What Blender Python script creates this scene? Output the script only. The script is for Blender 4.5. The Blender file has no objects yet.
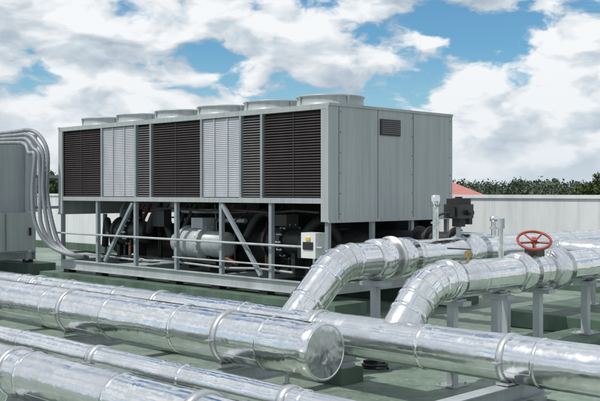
import bpy, bmesh, math, random
from mathutils import Vector, Matrix, noise
random.seed(7)
R2=math.sqrt(.5)
def W(s,t,z): return Vector((R2*(s-t),R2*(s+t),z))
col=bpy.context.scene.collection

# ---------------- materials ----------------
def newmat(name):
    m=bpy.data.materials.new(name); m.use_nodes=True
    nt=m.node_tree; b=nt.nodes['Principled BSDF']; return m,nt,b
def N(nt,t,**k):
    n=nt.nodes.new(t)
    for a,v in k.items(): setattr(n,a,v)
    return n
def coords(nt,scale=(1,1,1)):
    tc=N(nt,'ShaderNodeTexCoord'); mp=N(nt,'ShaderNodeMapping'); mp.inputs['Scale'].default_value=scale
    nt.links.new(tc.outputs['Object'],mp.inputs['Vector']); return mp.outputs['Vector']
def noise_n(nt,vec,scale,detail=4,rough=.55,dist=0):
    n=N(nt,'ShaderNodeTexNoise'); n.inputs['Scale'].default_value=scale; n.inputs['Detail'].default_value=detail
    n.inputs['Roughness'].default_value=rough; n.inputs['Distortion'].default_value=dist
    nt.links.new(vec,n.inputs['Vector']); return n.outputs['Fac']
def ramp(nt,fac,stops,interp=None):
    r=N(nt,'ShaderNodeValToRGB'); e=r.color_ramp.elements
    if interp: r.color_ramp.interpolation=interp
    while len(e)<len(stops): e.new(.5)
    for i,(p,c) in enumerate(stops):
        e[i].position=p; e[i].color=(c[0],c[1],c[2],1) if not isinstance(c,(int,float)) else (c,c,c,1)
    nt.links.new(fac,r.inputs['Fac']); return r.outputs['Color']
def bump(nt,b,h,strength,dist):
    bp=N(nt,'ShaderNodeBump'); bp.inputs['Strength'].default_value=strength; bp.inputs['Distance'].default_value=dist
    nt.links.new(h,bp.inputs['Height']); nt.links.new(bp.outputs['Normal'],b.inputs['Normal'])
def mult(nt,a,b_):
    mx=N(nt,'ShaderNodeMix',data_type='RGBA',blend_type='MULTIPLY'); mx.inputs[0].default_value=1
    nt.links.new(a,mx.inputs[6]); nt.links.new(b_,mx.inputs[7]); return mx.outputs[2]
def paint(name,c,rough=.45,metal=0,var=.12,scale=3,dirt=(1,1,.35)):
    m,nt,b=newmat(name); v=coords(nt,dirt)
    f=noise_n(nt,v,scale,4,.65)
    lo=tuple(x*(1-var) for x in c); hi=tuple(min(1,x*(1+var)) for x in c)
    nt.links.new(ramp(nt,f,[(.3,lo),(.7,hi)]),b.inputs['Base Color'])
    b.inputs['Roughness'].default_value=rough; b.inputs['Metallic'].default_value=metal
    return m
def cladding(name,base,rough,seed):
    m,nt,b=newmat(name); tc=N(nt,'ShaderNodeTexCoord'); 
    mp=N(nt,'ShaderNodeMapping'); mp.inputs['Location'].default_value=(seed*3.1,seed*1.7,seed); mp.inputs['Rotation'].default_value=(0,0,-math.pi/4)
    nt.links.new(tc.outputs['Object'],mp.inputs['Vector']); v=mp.outputs['Vector']
    f=noise_n(nt,v,5,5,.7)
    nt.links.new(ramp(nt,f,[(.3,tuple(x*.80 for x in base)),(.60,base)]),b.inputs['Base Color'])
    b.inputs['Metallic'].default_value=1
    nt.links.new(ramp(nt,f,[(.3,rough*2.0),(.62,rough*.85)]),b.inputs['Roughness'])
    a=noise_n(nt,v,3.4,3,.45,.4); bump(nt,b,a,.42,.035)
    return m
M={}
M['clad0']=cladding('aluminium_cladding_a',(.88,.885,.89),.14,0)
M['clad1']=cladding('aluminium_cladding_b',(.82,.825,.83),.17,3)
M['clad2']=cladding('aluminium_cladding_c',(.91,.91,.905),.115,7)
M['band']=paint('galvanised_band',(.60,.61,.62),.36,.8,.15,9)
M['galv']=paint('galvanised_steel',(.42,.45,.47),.5,.35,.18,6)
M['conduit']=paint('grey_conduit',(.27,.29,.31),.5,.1,.15,6)
M['panelD']=paint('grey_enamel_seam',(.17,.19,.19),.5,0,.1,2)
M['frame']=paint('grey_frame_paint',(.28,.32,.34),.45,0,.14,4)
M['rail']=paint('light_rail_paint',(.42,.45,.46),.45,0,.18,4)
M['louvre']=paint('dark_louvre',(.066,.054,.055),.55,0,.2,5)
M['louvreM']=paint('mid_louvre',(.17,.165,.17),.5,0,.15,5)
M['silver']=paint('silver_fins',(.50,.52,.55),.42,.15,.10,5)
M['silverB']=paint('silver_back',(.43,.45,.48),.6,0,.10,5)
M['black']=paint('black_rubber',(.014,.014,.015),.55,0,.3,9)
M['blackm']=paint('black_enamel',(.022,.022,.024),.35,0,.3,9)
M['grey']=paint('cast_grey_paint',(.42,.45,.46),.4,0,.15,8)
M['white']=paint('white_box_paint',(.72,.73,.71),.4,0,.06,8)
M['red']=paint('rusty_red_paint',(.33,.055,.03),.5,0,.3,18)
M['brass']=paint('aged_brass',(.45,.33,.14),.4,.8,.2,15)
M['copper']=paint('dull_copper',(.30,.14,.08),.45,.7,.2,15)
M['green']=paint('green_plinth_paint',(.080,.130,.094),.6,0,.38,3)
M['yel']=paint('yellow_label',(.7,.5,.05),.5,0,.05,3)
M['roofred']=paint('red_roof_tiles',(.46,.18,.16),.7,0,.12,.4)
M['plaster']=paint('plaster',(.6,.57,.5),.8,0,.1,.3)
M['bark']=paint('bark',(.09,.07,.05),.9,0,.3,2)
# enamel with faint rain streaks
m,nt,b=newmat('grey_green_enamel')
c1=ramp(nt,noise_n(nt,coords(nt,(1,1,.35)),2,4,.6),[(.3,(.375,.41,.415)),(.7,(.42,.455,.455))])
c2=ramp(nt,noise_n(nt,coords(nt,(7,7,.25)),2.2,5,.7),[(.35,.84),(.55,1.0)])
nt.links.new(mult(nt,c1,c2),b.inputs['Base Color']); b.inputs['Roughness'].default_value=.42; 
bump(nt,b,noise_n(nt,coords(nt),1.6,1,.5),.12,.03); M['panel']=m
m,nt,b=newmat('white_wall_paint')
c1=ramp(nt,noise_n(nt,coords(nt,(1,1,.25)),1.3,7,.7),[(.25,(.60,.62,.63)),(.5,(.74,.76,.77)),(.8,(.79,.80,.81))])
c2=ramp(nt,noise_n(nt,coords(nt,(5,5,.2)),1.5,5,.7),[(.35,.86),(.5,1.0)])
nt.links.new(mult(nt,c1,c2),b.inputs['Base Color']); b.inputs['Roughness'].default_value=.75; M['wall']=m
m,nt,b=newmat('green_roof_coating'); v=coords(nt)
f1=noise_n(nt,v,.55,9,.68,.4); f2=noise_n(nt,v,6,5,.7); f3=noise_n(nt,v,1.7,6,.75,1.2)
c1=ramp(nt,f1,[(.28,(.115,.172,.135)),(.45,(.168,.226,.182)),(.58,(.222,.280,.235)),(.70,(.32,.36,.32))])
c2=ramp(nt,f2,[(.3,.68),(.5,1.0),(.75,1.16)])
c3=ramp(nt,f3,[(.34,.62),(.42,.95),(.5,1.0),(.66,1.0),(.70,1.25)])
cc=mult(nt,mult(nt,c1,c2),c3)
vo=N(nt,'ShaderNodeTexNoise'); vo.inputs['Scale'].default_value=24; vo.inputs['Detail'].default_value=2; nt.links.new(v,vo.inputs['Vector'])
sp=ramp(nt,vo.outputs['Fac'],[(.65,0),(.74,1)])
mx2=N(nt,'ShaderNodeMix',data_type='RGBA',blend_type='MIX')
nt.links.new(sp,mx2.inputs[0]); nt.links.new(cc,mx2.inputs[6]); mx2.inputs[7].default_value=(.38,.41,.36,1)
nt.links.new(mx2.outputs[2],b.inputs['Base Color'])
nt.links.new(ramp(nt,f3,[(.32,.22),(.5,.6)]),b.inputs['Roughness']); M['floor']=m
m,nt,b=newmat('grassland'); v=coords(nt)
nt.links.new(ramp(nt,noise_n(nt,v,.02,6,.6),[(.3,(.045,.07,.025)),(.6,(.09,.11,.04)),(.75,(.14,.13,.08))]),b.inputs['Base Color'])
b.inputs['Roughness'].default_value=.95; M['ground']=m
def foliage(name,a,c,sc=.35):
    m,nt,b=newmat(name); v=coords(nt)
    oi=noise_n(nt,v,sc,4,.7)
    nt.links.new(ramp(nt,oi,[(.3,a),(.7,c)]),b.inputs['Base Color']); b.inputs['Roughness'].default_value=.8
    return m
M['leafA']=foliage('foliage_far',(.045,.072,.050),(.10,.13,.08),.1)  # distance haze is put into this greyer, bluer leaf colour
M['leafB']=foliage('foliage_near',(.03,.06,.02),(.10,.14,.045))

# ---------------- mesh helpers ----------------
class Part:
    def __init__(s,name,mats,parent=None):
        s.name=name; s.mats=mats if isinstance(mats,list) else [mats]; s.v=[]; s.f=[]; s.sm=[]; s.mi=[]; s.parent=parent
    def addv(s,co): s.v.append(co); return len(s.v)-1
    def face(s,idx,sm=False,mi=0): s.f.append(idx); s.sm.append(sm); s.mi.append(mi)
    def box(s,a0,a1,b0,b1,z0,z1,mi=0):
        i=len(s.v)
        for z in (z0,z1):
            for (a,bb) in ((a0,b0),(a1,b0),(a1,b1),(a0,b1)): s.v.append(W(a,bb,z))
        for q in ((0,3,2,1),(4,5,6,7),(0,1,5,4),(1,2,6,5),(2,3,7,6),(3,0,4,7)): s.face([i+k for k in q],False,mi)
    def prism(s,pts_lo,pts_hi,mi=0):
        i=len(s.v); n=len(pts_lo); s.v+= [Vector(p) for p in pts_lo]+[Vector(p) for p in pts_hi]
        s.face([i+k for k in range(n)][::-1],False,mi); s.face([i+n+k for k in range(n)],False,mi)
        for k in range(n): s.face([i+k,i+(k+1)%n,i+n+(k+1)%n,i+n+k],False,mi)
    def bar(s,p0,p1,w,h,mi=0,up=Vector((0,0,1))):
        p0=Vector(p0);p1=Vector(p1); d=(p1-p0).normalized()
        x=d.cross(up)
        if x.length<1e-3: x=d.cross(Vector((R2,R2,0)))
        x.normalize(); y=x.cross(d)
        q=[(-w/2,-h/2),(w/2,-h/2),(w/2,h/2),(-w/2,h/2)]
        s.prism([p0+x*a+y*c for a,c in q],[p1+x*a+y*c for a,c in q],mi)
    def tube(s,pts,r,n=24,mi=0,caps=True,wob=0,smooth=True):
        pts=[Vector(p) for p in pts]; rs=r if isinstance(r,list) else [r]*len(pts)
        T=[]
        for k in range(len(pts)):
            a=pts[max(k-1,0)]; c=pts[min(k+1,len(pts)-1)]; d=(c-a)
            if d.length<1e-9: d=T[-1] if T else Vector((0,0,1))
            T.append(d.normalized())
        ref=Vector((0,0,1)) if abs(T[0].z)<.9 else Vector((1,0,0))
        x=ref.cross(T[0]).normalized(); rings=[]
        for k,p in enumerate(pts):
            x=(x-T[k]*x.dot(T[k])).normalized(); y=T[k].cross(x); rg=[]
            for j in range(n):
                a=2*math.pi*j/n; dr=x*math.cos(a)+y*math.sin(a); rr=rs[k]
                if wob: rr+=wob*noise.noise((p+dr*rs[k])*2.3)+wob*.3*noise.noise((p+dr*rs[k])*6)
                rg.append(s.addv(p+dr*rr))
            rings.append(rg)
        for k in range(len(rings)-1):
            for j in range(n):
                s.face([rings[k][j],rings[k][(j+1)%n],rings[k+1][(j+1)%n],rings[k+1][j]],smooth,mi)
        if caps:
            for rg,p,flip in ((rings[0],pts[0],True),(rings[-1],pts[-1],False)):
                i0=[s.addv(s.v[q].copy()) for q in rg]
                s.face(i0[::-1] if flip else i0,False,mi)
    def done(s):
        me=bpy.data.meshes.new(s.name); me.from_pydata([tuple(v) for v in s.v],[],s.f)
        for mt in s.mats: me.materials.append(mt)
        me.polygons.foreach_set('use_smooth',s.sm); me.polygons.foreach_set('material_index',s.mi); me.update()
        o=bpy.data.objects.new(s.name,me); col.objects.link(o)
        if s.parent: o.parent=s.parent
        return o
def empty(name):
    e=bpy.data.objects.new(name,None); col.objects.link(e); e.empty_display_size=.2; return e
def ring(c,axis,r,minor,part,n=32,m=8,mi=0):
    axis=axis.normalized(); ref=Vector((0,0,1)) if abs(axis.z)<.9 else Vector((1,0,0))
    x=ref.cross(axis).normalized(); y=axis.cross(x); idx=[]
    for j in range(n):
        a=2*math.pi*j/n; d=x*math.cos(a)+y*math.sin(a); idx.append([part.addv(c+d*(r+minor*math.cos(2*math.pi*k/m))+axis*minor*math.sin(2*math.pi*k/m)) for k in range(m)])
    for j in range(n):
        for k in range(m): part.face([idx[j][k],idx[(j+1)%n][k],idx[(j+1)%n][(k+1)%m],idx[j][(k+1)%m]],True,mi)
CL=[M['clad0'],M['clad1'],M['clad2'],M['band']]

def clad_pipe(part,a,b_,r,seg=1.0,first=.4,wob=.0020):
    """straight cladded pipe a->b_ of sheet sections with lapped joints"""
    a=Vector(a);b_=Vector(b_); L=(b_-a).length; d=(b_-a)/L
    cuts=[0]; x=first
    while x<L-.12: cuts.append(x); x+=seg*random.uniform(.96,1.04)
    cuts.append(L)
    for k in range(len(cuts)-1):
        l0,l1=cuts[k],cuts[k+1]; n=max(2,int((l1-l0)/.09)); dr=random.uniform(0,.0015)
        off=Vector((random.uniform(-1,1),random.uniform(-1,1),random.uniform(-1,1)))*.002
        tl=d.cross(Vector((random.uniform(-1,1),random.uniform(-1,1),random.uniform(-1,1))))*.0045
        pts=[a+d*(l0+(l1-l0)*q/n)+off+tl*(q/n-.5) for q in range(n+1)]
        part.tube(pts,r+dr,56,random.choice([0,0,1,2]),True,wob)
        ang=math.radians(random.uniform(-50,-20)); sd_=d.cross(Vector((0,0,1))).normalized()
        if d.z*d.z<.01:
            if sd_.y>0: sd_=-sd_
            q=sd_*math.cos(ang)+Vector((0,0,1))*math.sin(ang)
            part.bar(a+d*l0+q*(r+.0005),a+d*l1+q*(r+.0005),.014,.004,1,q)
        if k>0:
            bead(part,a+d*l0,d,r+.001)
def bead(part,c,d,r,w=.034,h=.0035,mi=2):
    d=d.normalized()
    part.tube([c-d*w/2,c-d*(w/2-.003),c-d*.007,c,c+d*.007,c+d*(w/2-.003),c+d*w/2],[r,r+h*.7,r+h*.7,r+h*1.9,r+h*.7,r+h*.7,r],56,mi,True)
def band(part,c,d,r,w=.05,h=.01,mi=3):
    d=d.normalized(); part.tube([c-d*w/2,c-d*(w/2-.003),c+d*(w/2-.003),c+d*w/2],[r,r+h,r+h,r],48,mi,True)
def gored(part,pts,r,mi=None):
    for k in range(len(pts)-1):
        a,b_=Vector(pts[k]),Vector(pts[k+1]); d=(b_-a).normalized()
        part.tube([a-d*.012,(a+b_)/2,b_+d*.012],r,56,random.choice([0,1,2]) if mi is None else mi,True,.0012)
        if k>0: 
            dd=(b_-Vector(pts[k-1])); bead(part,a,dd,r+.002,.02,.0028)

U=Vector((-R2,R2,0)); V=Vector((R2,R2,0)); Z=Vector((0,0,1))

# ---------------- roof, wall, ground ----------------
g=Part('ground',M['ground']); i=[g.addv(Vector(c)) for c in ((-4000,-4000,-8),(4000,-4000,-8),(4000,4000,-8),(-4000,4000,-8))]; g.face(i); g.done()
e=empty('rooftop_building')
p=Part('roof_floor',M['floor'],e); i=[p.addv(W(a,b2,0)) for a,b2 in ((-14,-12),(14.39,-12),(14.39,34),(-14,34))]; p.face(i); p.done()
p=Part('building_body',M['plaster'],e); p.box(-14.2,14.6,-12.2,34.2,-7.99,-.02); p.done()
e=empty('parapet_wall')
p=Part('wall_panels',M['wall'],e); p.box(14.4,14.6,-12,34,-.01,1.54); p.box(-14,14.4,34,34.2,-.01,1.54); p.box(-14.2,-14,-12,34,-.01,1.1);p.done()
p=Part('coping',M['wall'],e); p.box(14.37,14.63,-12,34.2,1.54,1.6); p.box(-14,14.37,33.97,34.23,1.54,1.6); p.done()
p=Part('green_upstand',M['green'],e); p.box(14.28,14.398,-12,33.9,0.004,.2); p.box(-14,14.28,33.88,33.998,.004,.2); p.done()

# ---------------- chiller ----------------
def slats(part,s,t0,t1,z0,z1,pitch,depth=.03,mi=0,sgn=-1):
    n=int((z1-z0)/pitch)
    for k in range(n):
        z=z0+pitch*(k+.5)
        a=[W(s,t0,z+pitch*.36),W(s+sgn*depth,t0,z-pitch*.30),W(s+sgn*depth,t0,z-pitch*.40),W(s,t0,z+pitch*.22)]
        b_=[W(s,t1,z+pitch*.36),W(s+sgn*depth,t1,z-pitch*.30),W(s+sgn*depth,t1,z-pitch*.40),W(s,t1,z+pitch*.22)]
        part.prism(a,b_,mi)
def fan(ch,s,t,z,k):
    c=W(s,t,z)
    p=Part('fan_shroud_%d'%k,M['panel'],ch); n=48
    prof=[(.52,0),(.49,.02),(.465,.03),(.455,.13),(.475,.143),(.478,.155),(.44,.155),(.44,.0)]
    rows=[[p.addv(c+Vector((r*math.cos(2*math.pi*j/n),r*math.sin(2*math.pi*j/n),h))) for j in range(n)] for r,h in prof]
    for a in range(len(rows)-1):
        for j in range(n): p.face([rows[a][j],rows[a][(j+1)%n],rows[a+1][(j+1)%n],rows[a+1][j]],True)
    p.done()
    p=Part('fan_guard_%d'%k,M['galv'],ch)
    for r in (.08,.16,.24,.32,.40): ring(c+Z*(.165+(.44-r)*.08),Z,r,.004,p,24,4)
    ring(c+Z*.158,Z,.455,.007,p,40,5)
    for j in range(12):
        a=2*math.pi*j/12; d=Vector((math.cos(a),math.sin(a),0)); p.tube([c+d*.05+Z*.198,c+d*.455+Z*.162],.004,4)
    for j in range(4):
        a=2*math.pi*j/4+.5; d=Vector((math.cos(a),math.sin(a),0)); p.bar(c+d*.462+Z*.03,c+d*.485+Z*.15,.03,.012,0)
    p.done()
    p=Part('fan_blades_%d'%k,M['blackm'],ch)
    p.tube([c+Z*.01,c+Z*.12],.08,16)
    for j in range(6):
        a=2*math.pi*j/6; d=Vector((math.cos(a),math.sin(a),0)); q=Vector((-math.sin(a),math.cos(a),0))
        p.prism([c+d*.07-q*.05+Z*.03,c+d*.42-q*.11+Z*.02,c+d*.42+q*.09+Z*.10,c+d*.07+q*.05+Z*.09],[c+d*.07-q*.05+Z*.038,c+d*.42-q*.11+Z*.028,c+d*.42+q*.09+Z*.108,c+d*.07+q*.05+Z*.098])
    p.done()
def chiller(S0,T0,fans=6,detail=True,panels=None,Wd=2.62,L=6.52):
    ch=empty('air_cooled_chiller'); S1=S0+Wd; T1=T0+L; zt=2.79; zl=1.55; ze=1.265
    p=Part('plinth',M['green'],ch); p.box(S0-.25,S0+.35,T0-.35,T1+.3,0.004,.24); p.box(S1-.35,S1+.25,T0-.35,T1+.3,0.004,.24); p.done()
    p=Part('isolator_pads',M['black'],ch)
    for k in range(7):
        t=T0+.2+k*(L-.4)/6
        for s in (S0+.06,S1-.06): p.box(s-.07,s+.07,t-.09,t+.09,.24,.3)
    p.done()
    p=Part('base_channels',M['rail'],ch)
    for s,sg in ((S0,1),(S1,-1)):
        a,b_=sorted((s,s+sg*.012)); p.box(a,b_,T0,T1,.312,.448)
        a,b_=sorted((s-sg*.03,s+sg*.08)); p.box(a,b_,T0-.003,T1+.003,.30,.312); p.box(a,b_,T0-.003,T1+.003,.448,.46)
    for t in (T0+.01,T0+L*.33,T0+L*.66,T1-.09): p.box(S0+.085,S1-.085,t,t+.08,.32,.455)
    p.done()
    p=Part('top_deck',M['panel'],ch); p.box(S0-.02,S1+.02,T0+.001,T1-.001,zt-.07,zt); p.box(S0-.02,S0+.05,T0+.05,T1-.05,zl-.05,zl+.02);p.box(S1-.05,S1+.02,T0+.05,T1-.05,zl-.05,zl+.02)
    p.box(S0+.05,S1-.05,T0+.05,T1-.05,zl-.04,zl-.02); p.done()
    p=Part('coil_block_and_dark_backing',M['black'],ch); p.box(S0+.09,S1-.09,T0+.06,T1-.06,zl,zt-.08); p.box(S1-.16,S1-.12,T0+.1,T1-.1,.9,zl-.05); p.done()  # opaque dark filler box; black rear sheet added so the shaded underside stays dark
    if panels is None: panels=[(T0,T1,'d')]
    pd=Part('coil_louvres',[M['louvre'],M['louvreM'],M['silver'],M['silverB'],M['frame']],ch)
    for a,b_,k in panels:
        mi={'d':0,'m':1,'s':2}[k]; lo,hi=zl+.03,zt-.08
        if k=='s':
            pd.box(S0+.012,S0+.05,a+.02,b_-.02,lo,hi,3)
            slats(pd,S0+.012,a+.02,b_-.02,lo,hi,.028,.008,2)
            for q in (1,2): 
                tt=a+(b_-a)*q/3; pd.box(S0-.006,S0-.001,tt-.008,tt+.008,lo,hi,2)
        else:
            slats(pd,S0+.04,a+.025,b_-.025,lo,hi,.036,.032,mi)
            n=max(1,round((b_-a)/.62))
            for q in range(1,n):
                tt=a+(b_-a)*q/n; pd.box(S0-.004,S0+.0,tt-.004,tt+.004,lo,hi,mi)
        pd.box(S0-.018,S0+.045,a-.02,a+.02,zl+.02,zt-.07,4)
    slats(pd,S1-.04,T0+.03,T1-.03,zl+.03,zt-.08,.044,.036,0,1)
    pd.done()
    p=Part('end_panels',[M['panel'],M['panelD']],ch)
    for t,sg in ((T0,-1),(T1,1)):
        a,b_=sorted((t,t+sg*.03))
        p.box(S0-.03,S1+.03,a,b_,ze,zt+.002)
        a2,b2=sorted((t,t-sg*.10))
        p.box(S0-.03,S0-.001,a2,b2,ze,zt-.075); p.box(S1+.001,S1+.03,a2,b2,ze,zt-.075)
        f0=t+sg*.03
        for s in (S0+.17,S0+.95,S0+1.72):
            a,b_=sorted((f0,f0+sg*.004)); p.box(s-.006,s+.006,a,b_,ze+.03,zt-.03,1)
        a,b_=sorted((f0,f0+sg*.014)); 
        p.box(S0-.03,S1+.03,a,b_,ze-.012,ze+.028,0); p.box(S0-.03,S1+.03,a,b_,zt-.03,zt+.006,0)
        for q in range(6):
            z=ze+.1+q*(zt-ze-.2)/5
            for s in (S0+.20,S0+1.69,S1-.03): 
                p.tube([W(s,f0,z),W(s,f0+sg*.008,z)],.008,6,1)
    p.done()
    p=Part('vent_grille',[M['blackm'],M['louvreM']],ch)
    sv0,sv1=S0+.99,S0+1.42; p.box(sv0,sv1,T0-.045,T0-.031,2.42,2.64)
    for q in range(7): p.box(sv0+.02,sv1-.02,T0-.056,T0-.045,2.445+q*.027,2.455+q*.027,1)
    p.done()
    p=Part('frame_posts',M['frame'],ch)
    tf=[T0+.03]+[T0+1.09,T0+2.14,T0+3.2,T0+4.27,T0+5.37]+[T1-.03]
    for t in tf:
        for s in (S0+.03,S1-.03): p.box(s-.03,s+.03,t-.028,t+.028,.46,zl-.05)
    for s in (S0+.01,S1-.01):
        p.bar(W(s,T0+2.1,1.47),W(s,T0+1.28,.5),.05,.05); p.bar(W(s,T0+4.33,1.47),W(s,T0+5.13,.5),.05,.05)
    for t in (T0+.03,T1-.03):
        for s in (S0+.9,S0+1.75): p.box(s-.03,s+.03,t-.028,t+.028,.46,ze-.015)
    p.done()
    p=Part('guard_rails',M['rail'],ch)
    p.tube([W(S0-.05,T0+.05,.93),W(S0-.05,T1+.1,.93)],.017,10); 
    p.tube([W(S0-.05,T0+.05,.66),W(S0-.05,T0+3.2,.66)],.012,8)
    p.done()
    for q in range(fans): fan(ch,S0+.66,T0+.58+1.085*q,zt,q)
    return ch,S0,S1,T0,T1
T0=8.23;S0=8.74
pan=[(13.43,14.74,'d'),(12.46,13.43,'s'),(12.05,12.46,'m'),(10.79,12.05,'d'),(9.92,10.79,'s'),(9.48,9.92,'m'),(8.25,9.48,'d')]
ch,_,S1,_,T1=chiller(S0,T0,6,True,pan)
p=Part('evaporator_shell',[M['black'],M['blackm']],ch)
def shell(t0,t1,s,z,r,mi=0,n=28):
    p.tube([W(s,t0-.09,z),W(s,t0-.06,z),W(s,t0,z),W(s,t1,z),W(s,t1+.06,z),W(s,t1+.09,z)],[r*.5,r*.85,r,r,r*.85,r*.5],n,mi)
shell(8.55,11.4,9.75,.82,.30); shell(11.8,14.3,9.75,.82,.30)
for t in (8.9,10.9,12.1,13.9): p.box(9.5,10.0,t-.03,t+.03,.46,.62,1); p.tube([W(9.75,t-.02,.82),W(9.75,t+.02,.82)],.32,28,1)
p.done()
p=Part('oil_separators_and_rear_fill',[M['blackm'],M['copper']],ch)
for (s,t,z,r,h) in ((10.6,9.3,.5,.16,.75),(10.7,11.6,.5,.17,.8),(10.6,13.6,.5,.16,.8)):
    p.tube([W(s,t,z),W(s,t,z+.04),W(s,t,z+h-.05),W(s,t,z+h)],[r*.6,r,r,r*.5],20,0)
p.box(10.9,11.1,8.6,10.3,.5,1.45,0); p.box(10.9,11.15,11.9,14.2,.5,1.45,0)  # black cabinets added along the back to block gaps and keep the interior dark
p.done()
p=Part('screw_compressors',[M['grey'],M['blackm'],M['galv'],M['white']],ch)
def comp(tc,s,z,r,mi,L=1.0):
    p.tube([W(s,tc-L/2,z),W(s,tc-L/2+.03,z),W(s,tc-L*.15,z),W(s,tc-L*.1,z),W(s,tc+L*.22,z),W(s,tc+L*.3,z),W(s,tc+L/2-.03,z),W(s,tc+L/2,z)],[r*.6,r*.82,r*.85,r*1.05,r*1.05,r*.8,r*.7,r*.4],28,mi)
    for tt in (tc-L*.12,tc+L*.24): p.tube([W(s,tt-.025,z),W(s,tt+.025,z)],r*1.16,28,mi)
    for j in range(14):
        a=2*math.pi*j/14; dz=math.sin(a)*r*1.1; ds=math.cos(a)*r*1.1
        p.tube([W(s+ds,tc-L*.12-.045,z+dz),W(s+ds,tc-L*.12+.045,z+dz)],.016,6,2)
    p.box(s-.12,s+.12,tc-.15,tc+.12,z+r,z+r+.16,mi)
    p.box(s-.1,s+.1,tc-.3,tc-.22,.47,z-r*.7,1); p.box(s-.1,s+.1,tc+.2,tc+.28,.47,z-r*.7,1)
comp(11.25,9.12,.86,.235,0,1.25); comp(13.25,9.2,.98,.22,1); comp(9.55,9.25,.95,.22,1,.9)
p.tube([W(9.0,10.75,.86),W(8.98,10.75,.86)],.05,12,3)
p.done()
p=Part('refrigerant_piping',[M['black'],M['galv'],M['copper'],M['blackm']],ch)
def arc(a,b_,h,r,mi=0,n=12):
    a=Vector(a);b_=Vector(b_); p.tube([a.lerp(b_,q/n)+Z*h*math.sin(math.pi*q/n) for q in range(n+1)],r,12,mi)
arc(W(9.1,10.2,1.0),W(9.3,9.75,1.2),.25,.06); arc(W(9.15,12.05,.9),W(9.2,12.75,1.0),.40,.075); arc(W(9.05,13.7,.9),W(9.3,14.2,.7),.35,.06)
arc(W(9.15,9.1,1.0),W(9.6,8.7,.8),.35,.07); arc(W(9.3,11.9,.6),W(9.0,10.3,.6),.1,.03,2); arc(W(9.05,13.0,.6),W(9.0,12.2,.55),-.05,.03,1)
for q in range(22):
    t=random.uniform(8.6,14.4); s=random.uniform(9.05,9.5); 
    p.tube([W(s,t,.5),W(s,t,random.uniform(.9,1.4)),W(s+.2,t+random.uniform(-.3,.3),1.45)],random.choice([.012,.02,.03,.045]),8,random.choice([0,0,0,1,3,2]))
for q in range(10):
    z=random.uniform(.55,1.4); t=random.uniform(8.6,12.5); s=random.uniform(9.2,9.7); p.tube([W(s,t,z),W(s,t+random.uniform(.6,2),z+random.uniform(-.05,.05))],random.choice([.012,.02,.035]),8,random.choice([0,0,1,2]))
for z,t0,t1 in ((.56,9.0,14.6),(.60,10.6,14.6),(1.38,8.5,12.2)): 
    p.tube([W(8.86,t0+(t1-t0)*q/8,z+.02*math.sin(q*2.1)) for q in range(9)],.017,8,random.choice([1,0]))
p.done()
p=Part('junction_box',[M['white'],M['blackm'],M['yel']],ch)
p.box(8.66,8.86,8.38,8.64,.79,1.12,0); p.box(8.648,8.659,8.42,8.60,.9,1.0,1); p.box(8.648,8.659,8.47,8.55,1.02,1.06,2)
p.box(9.0,9.14,8.75,9.05,.75,1.05,1); p.box(8.95,9.1,12.0,12.3,1.1,1.4,1)
p.tube([W(8.76,8.5,.79),W(8.76,8.5,.47)],.018,8,0)
p.done()
p=Part('water_nozzles',[M['black'],M['band']],ch)
for s,z in ((9.55,.80),(10.2,1.0)):
    p.tube([W(s,8.75,z),W(s,7.2,z)],.12,24,0)
    for t in (7.9,7.7,7.3): p.tube([W(s,t,z),W(s,t-.035,z)],.19,24,0)
p.done()

ch2,a,b2,c,d=chiller(6.88,17.0,6,False,None)
p=Part('control_cabinet',[M['panel'],M['panelD'],M['blackm'],M['galv']],ch2)
p.box(7.7,9.35,16.72,16.95,.5,1.25,0); p.box(7.9,7.94,16.70,16.72,.55,1.2,1); p.box(8.7,8.72,16.705,16.72,.52,1.23,1); p.box(9.2,9.24,16.69,16.72,.8,.95,2)
p.box(8.6,8.65,16.90,16.968,1.3,2.74,1); 
p.tube([W(9.25,16.9,.3),W(9.25,16.9,2.9)],.035,10,3); p.tube([W(8.05,16.9,.3),W(8.05,16.9,2.9)],.035,10,3)
p.done()

def catmull(P,n=8):
    P=[P[0]]+P+[P[-1]]; o=[]
    for k in range(1,len(P)-2):
        for q in range(n):
            t=q/n; a,b_,c,d=P[k-1],P[k],P[k+1],P[k+2]
            o.append(.5*((2*b_)+(c-a)*t+(2*a-5*b_+4*c-d)*t*t+(3*b_-a-3*c+d)*t**3))
    o.append(P[-2]); return o
cd=empty('electrical_conduit')
for k in range(4):
    o=k*.085; p=Part('flexible_conduit_%d'%k,M['conduit'],cd)
    j=lambda a:random.uniform(-a,a)
    P=[Vector((-6.6,18.2-o*.3,2.70-o*.5)),Vector((-5.3,17.3-o*.3,2.76-o*.8)),Vector((-4.85-o*.3,16.8-o*.2,2.76-o)),Vector((-4.58-o*.9,16.6,2.60-o)),Vector((-4.46-o*.9+j(.02),16.5,2.28)),Vector((-4.44-o+j(.03),16.5+j(.03),1.65)),Vector((-4.38-o+j(.03),16.45,1.1)),Vector((-4.22-o*.8+j(.03),16.4,.72)),Vector((-3.9-o*.3,16.25,.55)),Vector((-3.72,16.4,.5))]
    pts=catmull(P,14); p.tube(pts,[.034+(.003 if q%2 else 0) for q in range(len(pts))],12); p.done()
p=Part('conduit_clamps',M['band'],cd)
for z in (1.9,1.35): p.box(9.27-.9,9.27-.3,15.02,15.06,z,z+.05)
p.done()

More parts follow.
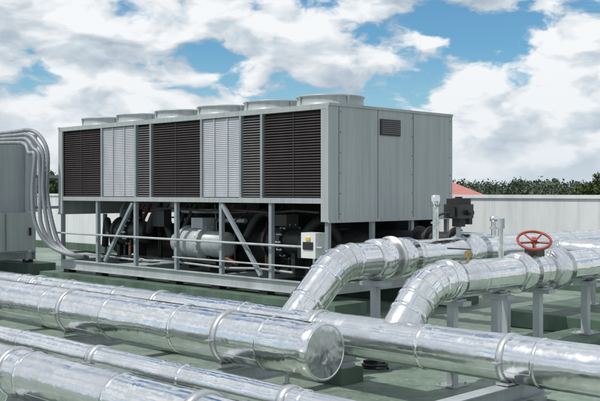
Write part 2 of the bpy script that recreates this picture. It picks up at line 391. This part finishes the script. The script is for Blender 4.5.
# ---------------- horizontal headers ----------------
def saddle(part,s,t,z,r,zb,mi=3):
    band(part,W(s,t,z),U,r+.004,.055,.008,mi)
    part.box(s-r*.75,s+r*.75,t-.05,t+.05,zb,zb+.018,mi)
    part.prism([W(s-r*.7,t-.006,zb),W(s+r*.7,t-.006,zb),W(s+r*.45,t-.006,z-r*.8),W(s-r*.45,t-.006,z-r*.8)],[W(s-r*.7,t+.006,zb),W(s+r*.7,t+.006,zb),W(s+r*.45,t+.006,z-r*.8),W(s-r*.45,t+.006,z-r*.8)],mi)
    for sg in (-1,1):
        part.box(s+sg*(r+.008),s+sg*(r+.05),t-.028,t+.028,z-.012,z-.003,mi) if sg>0 else part.box(s-(r+.05),s-(r+.008),t-.028,t+.028,z-.012,z-.003,mi)
        part.tube([W(s+sg*(r+.03),t,z-.03),W(s+sg*(r+.03),t,z+.02)],.008,6,mi)
zB=.285
beamsT=(-.5,1.6,3.63,5.50,7.76,10.2,12.8,15.6)
e=empty('insulated_supply_pipe'); p=Part('pipe_cladding',CL,e); s1,r1,z1=4.75,.198,.53
clad_pipe(p,W(s1,4.52,z1),W(s1,20,z1),r1,1.02,.5)
p.tube([W(s1,4.60,z1),W(s1,4.505,z1),W(s1,4.50,z1)],[r1+.006,r1+.008,r1+.002],56,2)
ring(W(s1,4.50,z1),U,r1-.006,.005,p,48,6,2)
for q in range(14):
    a=q*2*math.pi/14; c=W(s1+math.cos(a)*(r1+.008),4.55,z1+math.sin(a)*(r1+.008)); p.tube([c,c+ (V*math.cos(a)+Z*math.sin(a))*.004],.005,6,3)
for t in beamsT: 
    if t>4.6: saddle(p,s1,t,z1,r1,zB+.03)
p.done()
p=Part('drain_valve',[M['galv'],M['brass'],M['red']],e)
p.tube([W(s1-.06,4.82,z1-r1+.01),W(s1-.06,4.82,.2)],.018,10,0); p.tube([W(s1-.06,4.82,.27),W(s1-.06,4.82,.19)],.034,10,1); p.tube([W(s1-.1,4.82,.23),W(s1+.0,4.82,.23)],.022,10,1)
p.bar(W(s1-.09,4.79,.265),W(s1-.2,4.79,.25),.02,.008,0); p.done()
e=empty('insulated_return_pipe'); p=Part('pipe_cladding',CL,e); s2,r2,z2=5.76,.170,.465
clad_pipe(p,W(s2,-2,z2),W(s2,20,z2),r2,1.02,.35)
for t in beamsT: 
    if t>-1: saddle(p,s2,t,z2,r2,zB+.008)
p.done()
e=empty('insulated_drain_pipe'); p=Part('pipe_cladding',CL,e)
clad_pipe(p,W(3.56,-1,.50),W(3.56,20,.50),.088,1.0,.6)
for t in beamsT: saddle(p,3.56,t,.50,.088,zB+.008) if t>-1 else None
p.done()
e=empty('insulated_bypass_pipe'); p=Part('pipe_cladding',CL,e)
clad_pipe(p,W(2.95,-1,.50),W(2.95,20,.50),.15,1.0,.25)
for t in beamsT: saddle(p,2.95,t,.50,.15,zB+.008) if t>-1 else None
p.done()
for t in beamsT:
    e=empty('pipe_support_beam'); p=Part('beam',[M['galv'],M['green']],e); a,b2=(2.6,6.2) 
    p.box(a,b2,t-.06,t+.06,zB-.008,zB,0); p.box(a,b2,t-.06,t+.06,zB-.125,zB-.117,0); p.box(a,b2,t-.005,t+.005,zB-.117,zB-.008,0)
    for s in (2.75,4.2,6.0):
        p.box(s-.14,s+.14,t-.14,t+.14,.003,.13,1); p.box(s-.09,s+.09,t-.09,t+.09,.13,zB-.125,0)
    p.done()

# ---------------- branch pipes ----------------
def branch(t,s_j,z_j,s_e,z_e,r,send,name,seamfirst):
    e=empty(name); p=Part('pipe_cladding',CL,e)
    J=W(s_j,t,z_j); E=W(s_e,t,z_e); d1=(E-J).normalized(); k=.20
    A=E-d1*k; B=E+V*k
    clad_pipe(p,J,A,r,1,9)
    pts=[]
    for q in range(5):
        x=q/4; pts.append(A*(1-x)**2+E*2*x*(1-x)+B*x*x)
    gored(p,pts,r+.003)
    clad_pipe(p,B,W(send,t,z_e),r,1.0,seamfirst)
    bead(p,A,d1,r+.004,.04); bead(p,B,V,r+.004,.04)
    bead(p,J+d1*(r2+.10),d1,r+.002,.05,.005)
    return e,p
eb1,p=branch(5.87,s2,z2,6.35,1.0,.165,13.9,'insulated_branch_pipe',.95)
for s in (6.98,7.28): 
    p.tube([W(s-.13,5.87,1.0),W(s-.12,5.87,1.0),W(s+.12,5.87,1.0),W(s+.13,5.87,1.0)],[.165,.198,.198,.165],56,random.choice([0,2])); 
band(p,W(7.13,5.87,1.0),V,.168,.03,.05,3)
p.tube([W(8.3,5.87,1.0),W(8.31,5.87,1.0),W(8.62,5.87,1.0),W(8.63,5.87,1.0)],[.165,.20,.20,.165],56,0)
p.tube([W(13.85,5.87,1.0),W(14.03,5.87,1.0),W(14.1,5.87,.92),W(14.1,5.87,.004)],.165,40,0)
p.done()
eb2,p=branch(4.71,s2,z2,6.19,.90,.155,13.9,'insulated_branch_pipe',.5)
p.tube([W(8.08,4.71,.9),W(8.09,4.71,.9),W(8.32,4.71,.9),W(8.33,4.71,.9)],[.155,.20,.20,.155],56,1)
p.tube([W(7.5,4.71,.9),W(7.51,4.71,.9),W(7.72,4.71,.9),W(7.73,4.71,.9)],[.155,.188,.188,.155],56,2)
p.tube([W(6.42,4.71,.9),W(6.43,4.71,.9),W(6.54,4.71,.9),W(6.55,4.71,.9)],[.155,.182,.182,.155],56,2)
p.tube([W(13.85,4.71,.9),W(14.03,4.71,.9),W(14.1,4.71,.82),W(14.1,4.71,.004)],.155,40,0)
p.done()
p=Part('nozzle_connection',CL,eb1); clad_pipe(p,W(9.55,7.2,.80),W(9.55,5.9,.95),.14,.6,.3)
clad_pipe(p,W(10.2,7.2,1.0),W(10.2,4.75,.93),.14,.6,.3); p.done()
for (s,t,zz,h) in ((7.86,5.87,1.16,.46),(8.95,5.87,1.16,.22)):
    e=empty('thermometer_well'); p=Part('stem',[M['clad0'],M['band']],e)
    p.tube([W(s,t,zz-.02),W(s,t,zz+h*.75)],.034,16,0); p.tube([W(s,t,zz+h*.35),W(s,t,zz+h*.35+.02)],.05,16,1); p.tube([W(s,t,zz+h*.72),W(s,t,zz+h*.75),W(s,t,zz+h*.98),W(s,t,zz+h)],[.03,.048,.048,.03],16,0)
    p.done()
e=empty('valve_actuator'); sa,ta=8.27,5.87
p=Part('body',[M['blackm'],M['galv'],M['black']],e)
p.tube([W(sa,ta,1.14),W(sa,ta,1.37)],.028,12,1); p.tube([W(sa,ta,1.14),W(sa,ta,1.17)],.08,16,1)
p.box(sa-.05,sa+.05,ta-.05,ta+.05,1.28,1.37,2)
p.box(sa-.13,sa+.13,ta-.10,ta+.10,1.37,1.52,0); p.box(sa-.11,sa+.11,ta-.08,ta+.08,1.52,1.58,2); p.box(sa-.155,sa-.13,ta-.06,ta+.06,1.39,1.49,2)
p.tube([W(sa,ta,1.58),W(sa,ta,1.60)],.04,12,0); p.tube([W(sa+.03,ta-.1,1.43),W(sa+.03,ta-.16,1.43)],.03,10,0)
p.tube(catmull([W(sa-.14,ta,1.43),W(sa-.22,ta+.1,1.40),W(sa-.25,ta+.12,1.25),W(sa-.2,ta+.15,1.05)],6),.012,8,2)
p.box(sa+.15,sa+.21,ta-.03,ta+.03,1.30,1.48,2); p.tube([W(sa+.13,ta,1.42),W(sa+.16,ta,1.42)],.02,8,0)
p.done(); 
e=empty('handwheel_valve'); sw,tw=7.86,4.71; C=W(sw,tw,1.19); ax=(Z*.86+Vector((-.10,-1,0))*.50).normalized()
p=Part('handwheel',[M['red'],M['blackm'],M['galv']],e)
ring(C,ax,.155,.013,p,36,8); x=ax.cross(Z).normalized(); y=ax.cross(x)
for j in range(5):
    a=2*math.pi*j/5+.3; d=x*math.cos(a)+y*math.sin(a); p.tube([C-ax*.02,C+d*.152],.009,8,0)
p.tube([C-ax*.03,C+ax*.02],.03,12,0)
p.tube([C,C-ax*.10],.014,10,2)
p.box(sw-.07,sw+.07,tw-.07,tw+.06,1.03,1.115,1); p.tube([W(sw,tw,.9),W(sw,tw,1.05)],.06,16,2)
p.done()
e=empty('air_vent_pipe'); p=Part('stem',[M['galv'],M['brass'],M['clad0']],e)
p.tube([W(7.29,4.71,1.03),W(7.29,4.71,1.32)],.026,12,2); p.tube([W(7.29,4.71,1.32),W(7.29,4.71,1.41)],.034,12,0)
p.done()
e=empty('drain_ball_valve'); p=Part('valve',[M['galv'],M['blackm'],M['brass']],e)
p.tube([W(6.78,4.71,1.04),W(6.78,4.71,1.14)],.014,8,2); p.tube([W(6.78-.03,4.71,1.12),W(6.78+.03,4.71,1.12)],.022,10,2); p.bar(W(6.60,4.80,1.165),W(6.80,4.70,1.15),.022,.010,1)
p.done()
def stand(s,t,zp,r,base=0.0,w=.07):
    e=empty('pipe_stand'); p=Part('post',[M['galv'],M['green']],e)
    zt=zp-r-.006
    p.box(s-w/2,s+w/2,t-w/2,t+w/2,base+.012,zt-.05); p.box(s-.12,s+.12,t-.1,t+.1,base+.002,base+.012)
    p.box(s-.06,s+.06,t-.15,t+.15,zt-.05,zt-.012)
    p.box(s-.075,s+.075,t-.09,t+.09,zt-.012,zt)
    for a in (-.09,.09): 
        for c in (-.07,.07): p.tube([W(s+a,t+c,base+.012),W(s+a,t+c,base+.03)],.01,6)
    p.done()
for s in (6.55,7.22,7.93,8.86): stand(s,4.71,.9,.155,.0 if s<7.8 else .2)
for s in (10.2,12.2): stand(s,4.71,.9,.155,.2)
for s in (6.9,9.2,11.2,13.2): stand(s,5.87,1.0,.165 if s>7 else .198,.2 if s>10 else 0)
p=Part('concrete_plinth',M['green']); p.box(7.7,9.15,4.42,5.0,.003,.2); o=p.done(); bv=o.modifiers.new('b','BEVEL'); bv.width=.015; bv.segments=2
p=Part('concrete_plinth',M['green']); p.box(9.9,13.8,4.3,6.4,.003,.2); o=p.done(); bv=o.modifiers.new('b','BEVEL'); bv.width=.015; bv.segments=2
e=empty('hose_coil'); p=Part('hose',M['black'],e)
c=Vector((.70,8.62,.02)); pts=[c+Vector((math.cos(a*.35)*(.11+.01*math.sin(a)),math.sin(a*.35)*(.10+.012*math.cos(a*1.3)),.004*a*.35)) for a in range(45)]
p.tube(pts,.013,8); p.done()

# ---------------- distance ----------------
def tree_leaves(part,c,rx,rz,n,sz,mi=0):
    lob=[(c+Vector((random.uniform(-.6,.6)*rx,random.uniform(-.6,.6)*rx,random.uniform(-.5,.6)*rz)),random.uniform(.35,.62)) for _ in range(9)]
    for _ in range(n):
        lc,lr=random.choice(lob)
        d=Vector((random.gauss(0,1),random.gauss(0,1),random.gauss(0,1))).normalized()*random.uniform(.55,1.05)
        q=lc+Vector((d.x*rx*lr,d.y*rx*lr,d.z*rz*lr)); a=Vector((random.gauss(0,1),random.gauss(0,1),random.gauss(0,1))).normalized()
        b_=a.cross(Vector((random.gauss(0,1),random.gauss(0,1),random.gauss(0,1)))).normalized(); k=sz*random.uniform(.5,1.2)
        i=[part.addv(q+a*k),part.addv(q+b_*k*.7),part.addv(q-a*k),part.addv(q-b_*k*.7)]; part.face(i,False,mi)
e=empty('distant_trees'); p=Part('foliage_mass',M['leafA'],e); tk=Part('trunks',M['bark'],e)
for k in range(420):
    az=math.radians(random.uniform(-30,30)); D=random.uniform(300,520)
    x,y=D*math.sin(az),D*math.cos(az)
    hh=1.65+8+D*(.0085+.0060*random.random()+.007*noise.noise(Vector((az*14,0,0))))
    rx=random.uniform(4,8); rz=hh*.34
    tree_leaves(p,Vector((x,y,-8+hh-rz*1.05)),rx,rz,220,.6)
    tk.tube([(x,y,-8),(x,y,-8+hh*.6)],[.35,.2],6)
p.done(); tk.done()
def tree(x,y,base,h,rx,n=2600,sz=.22):
    e=empty('broadleaf_tree'); tk=Part('trunk',M['bark'],e); lf=Part('crown',M['leafB'],e)
    c0=Vector((x,y,base)); tk.tube([c0,c0+Vector((.1,0,h*.3)),c0+Vector((-.1,.2,h*.6)),c0+Vector((0,0,h*.85))],[.28,.22,.15,.05],10)
    for k in range(9):
        a=random.uniform(0,6.28); z=h*random.uniform(.35,.75); q=c0+Vector((math.cos(a)*rx*.7,math.sin(a)*rx*.7,z+h*.15)); tk.tube([c0+Vector((0,0,z)),q],[.09,.03],6)
        tree_leaves(lf,q,rx*.5,rx*.45,n//9,sz)
    tree_leaves(lf,c0+Vector((0,0,h*.85)),rx*.6,rx*.5,n//5,sz)
    tk.done(); lf.done()
tree(34.9,108,-8,12.2,3.2,5200,.2); tree(41,112,-8,12,3.6)
tree(-30.0,108,-8,12.2,3.2,5200,.2)
e=empty('red_roofed_house'); hx,hy=24,150
p=Part('walls',M['plaster'],e); p.prism([(hx-9,hy-5,-8),(hx+4.8,hy-5,-8),(hx+4.8,hy+5,-8),(hx-9,hy+5,-8)],[(hx-9,hy-5,.6),(hx+4.8,hy-5,.6),(hx+4.8,hy+5,.6),(hx-9,hy+5,.6)]); p.done()
p=Part('roof',M['roofred'],e)
v=[Vector(c) for c in ((hx-10,hy-6,.6),(hx+6,hy-6,.6),(hx+6,hy+6,.6),(hx-10,hy+6,.6),(hx-4,hy,3.3),(hx+.3,hy,3.3))]
i=[p.addv(c) for c in v]; [p.face([i[q] for q in f]) for f in ((0,1,5,4),(1,2,5),(2,3,4,5),(3,0,4),(3,2,1,0))]; p.done()
p=Part('windows',M['blackm'],e)
for k in range(4): p.prism([(hx-7+k*3,hy-5.05,-4),(hx-5.6+k*3,hy-5.05,-4),(hx-5.6+k*3,hy-5.0,-4),(hx-7+k*3,hy-5.0,-4)],[(hx-7+k*3,hy-5.05,-2.4),(hx-5.6+k*3,hy-5.05,-2.4),(hx-5.6+k*3,hy-5.0,-2.4),(hx-7+k*3,hy-5.0,-2.4)])
p.done()

# ---------------- light ----------------
ts=Vector((-.50,-.20,.90)).normalized()
sd=bpy.data.lights.new('sun','SUN'); so=bpy.data.objects.new('sun',sd); col.objects.link(so)
sd.energy=3.1; sd.angle=math.radians(.6); sd.color=(1,.96,.9); so.rotation_euler=ts.to_track_quat('Z','Y').to_euler(); so.location=(0,0,30)
w=bpy.data.worlds.new('World'); bpy.context.scene.world=w; w.use_nodes=True; nt=w.node_tree; L=nt.links
try:
    w.cycles.sampling_method='MANUAL'; w.cycles.sample_map_resolution=256
except Exception: pass
bg=nt.nodes['Background']; sky=N(nt,'ShaderNodeTexSky',sky_type='NISHITA'); sky.sun_disc=False
sky.sun_elevation=math.asin(ts.z); sky.sun_rotation=math.atan2(ts.x,ts.y); sky.air_density=1.0; sky.dust_density=.3; sky.ozone_density=3
tc=N(nt,'ShaderNodeTexCoord')
def math_n(op,a,b_=None,c=None):
    n=N(nt,'ShaderNodeMath',operation=op)
    for k,x in enumerate((a,b_,c)):
        if x is None: continue
        if isinstance(x,(int,float)): n.inputs[k].default_value=x
        else: L.new(x,n.inputs[k])
    return n.outputs[0]
mp=N(nt,'ShaderNodeMapping'); mp.inputs['Scale'].default_value=(1,1,1.9); mp.inputs['Location'].default_value=(3.37,1.2,.65)
L.new(tc.outputs['Generated'],mp.inputs['Vector']); v0=mp.outputs['Vector']
wn=N(nt,'ShaderNodeTexNoise'); wn.inputs['Scale'].default_value=16; wn.inputs['Detail'].default_value=3; L.new(v0,wn.inputs['Vector'])
wm=N(nt,'ShaderNodeVectorMath',operation='MULTIPLY_ADD'); L.new(wn.outputs['Color'],wm.inputs[0]); wm.inputs[1].default_value=(.06,.06,.06); L.new(v0,wm.inputs[2])
v1=wm.outputs[0]
va=N(nt,'ShaderNodeVectorMath',operation='ADD'); L.new(v1,va.inputs[0]); va.inputs[1].default_value=(-.015,0,.035)
def vor(vv,sc):
    n=N(nt,'ShaderNodeTexVoronoi'); n.feature='F1'; n.inputs['Scale'].default_value=sc; L.new(vv,n.inputs['Vector']); return n.outputs['Distance']
a1=noise_n(nt,v1,5.2,7,.57); a2=noise_n(nt,va.outputs[0],5.2,4,.57)
b1=vor(v1,17); b2_=vor(va.outputs[0],17)
n1=math_n('MULTIPLY_ADD',b1,-.14,a1); n2=math_n('MULTIPLY_ADD',b2_,-.14,a2)
mask=ramp(nt,n1,[(.305,0),(.372,1)],'EASE')
df=math_n('SUBTRACT',n1,n2)
sh=math_n('MULTIPLY_ADD',df,3.6,.5)
cc=ramp(nt,sh,[(.12,(4.0,4.9,5.8)),(.42,(6.2,6.9,7.5)),(.70,(9.2,9.4,9.6))])
hs=N(nt,'ShaderNodeMix',data_type='RGBA',blend_type='MULTIPLY'); hs.inputs[0].default_value=1; L.new(sky.outputs[0],hs.inputs[6]); hs.inputs[7].default_value=(.62,.98,1.08,1)
mx=N(nt,'ShaderNodeMix',data_type='RGBA'); L.new(mask,mx.inputs[0]); L.new(hs.outputs[2],mx.inputs[6]); L.new(cc,mx.inputs[7])
sx=N(nt,'ShaderNodeSeparateXYZ'); L.new(tc.outputs['Generated'],sx.inputs[0])
hz=ramp(nt,sx.outputs['Z'],[(0,.8),(.07,.18),(.15,0)])
m3=N(nt,'ShaderNodeMix',data_type='RGBA'); L.new(hz,m3.inputs[0]); L.new(mx.outputs[2],m3.inputs[6]); m3.inputs[7].default_value=(6.8,7.5,8.1,1)
L.new(m3.outputs[2],bg.inputs['Color']); bg.inputs['Strength'].default_value=.1

cam=bpy.data.cameras.new('camera'); co=bpy.data.objects.new('camera',cam); col.objects.link(co)
co.location=(0,0,1.65); co.rotation_euler=(math.radians(90-.52),0,0); cam.sensor_width=36; cam.lens=56.1; cam.clip_end=9000; cam.clip_start=.05
bpy.context.scene.camera=co
vs=bpy.context.scene.view_settings; vs.view_transform='Standard'; vs.look='None'; vs.exposure=0
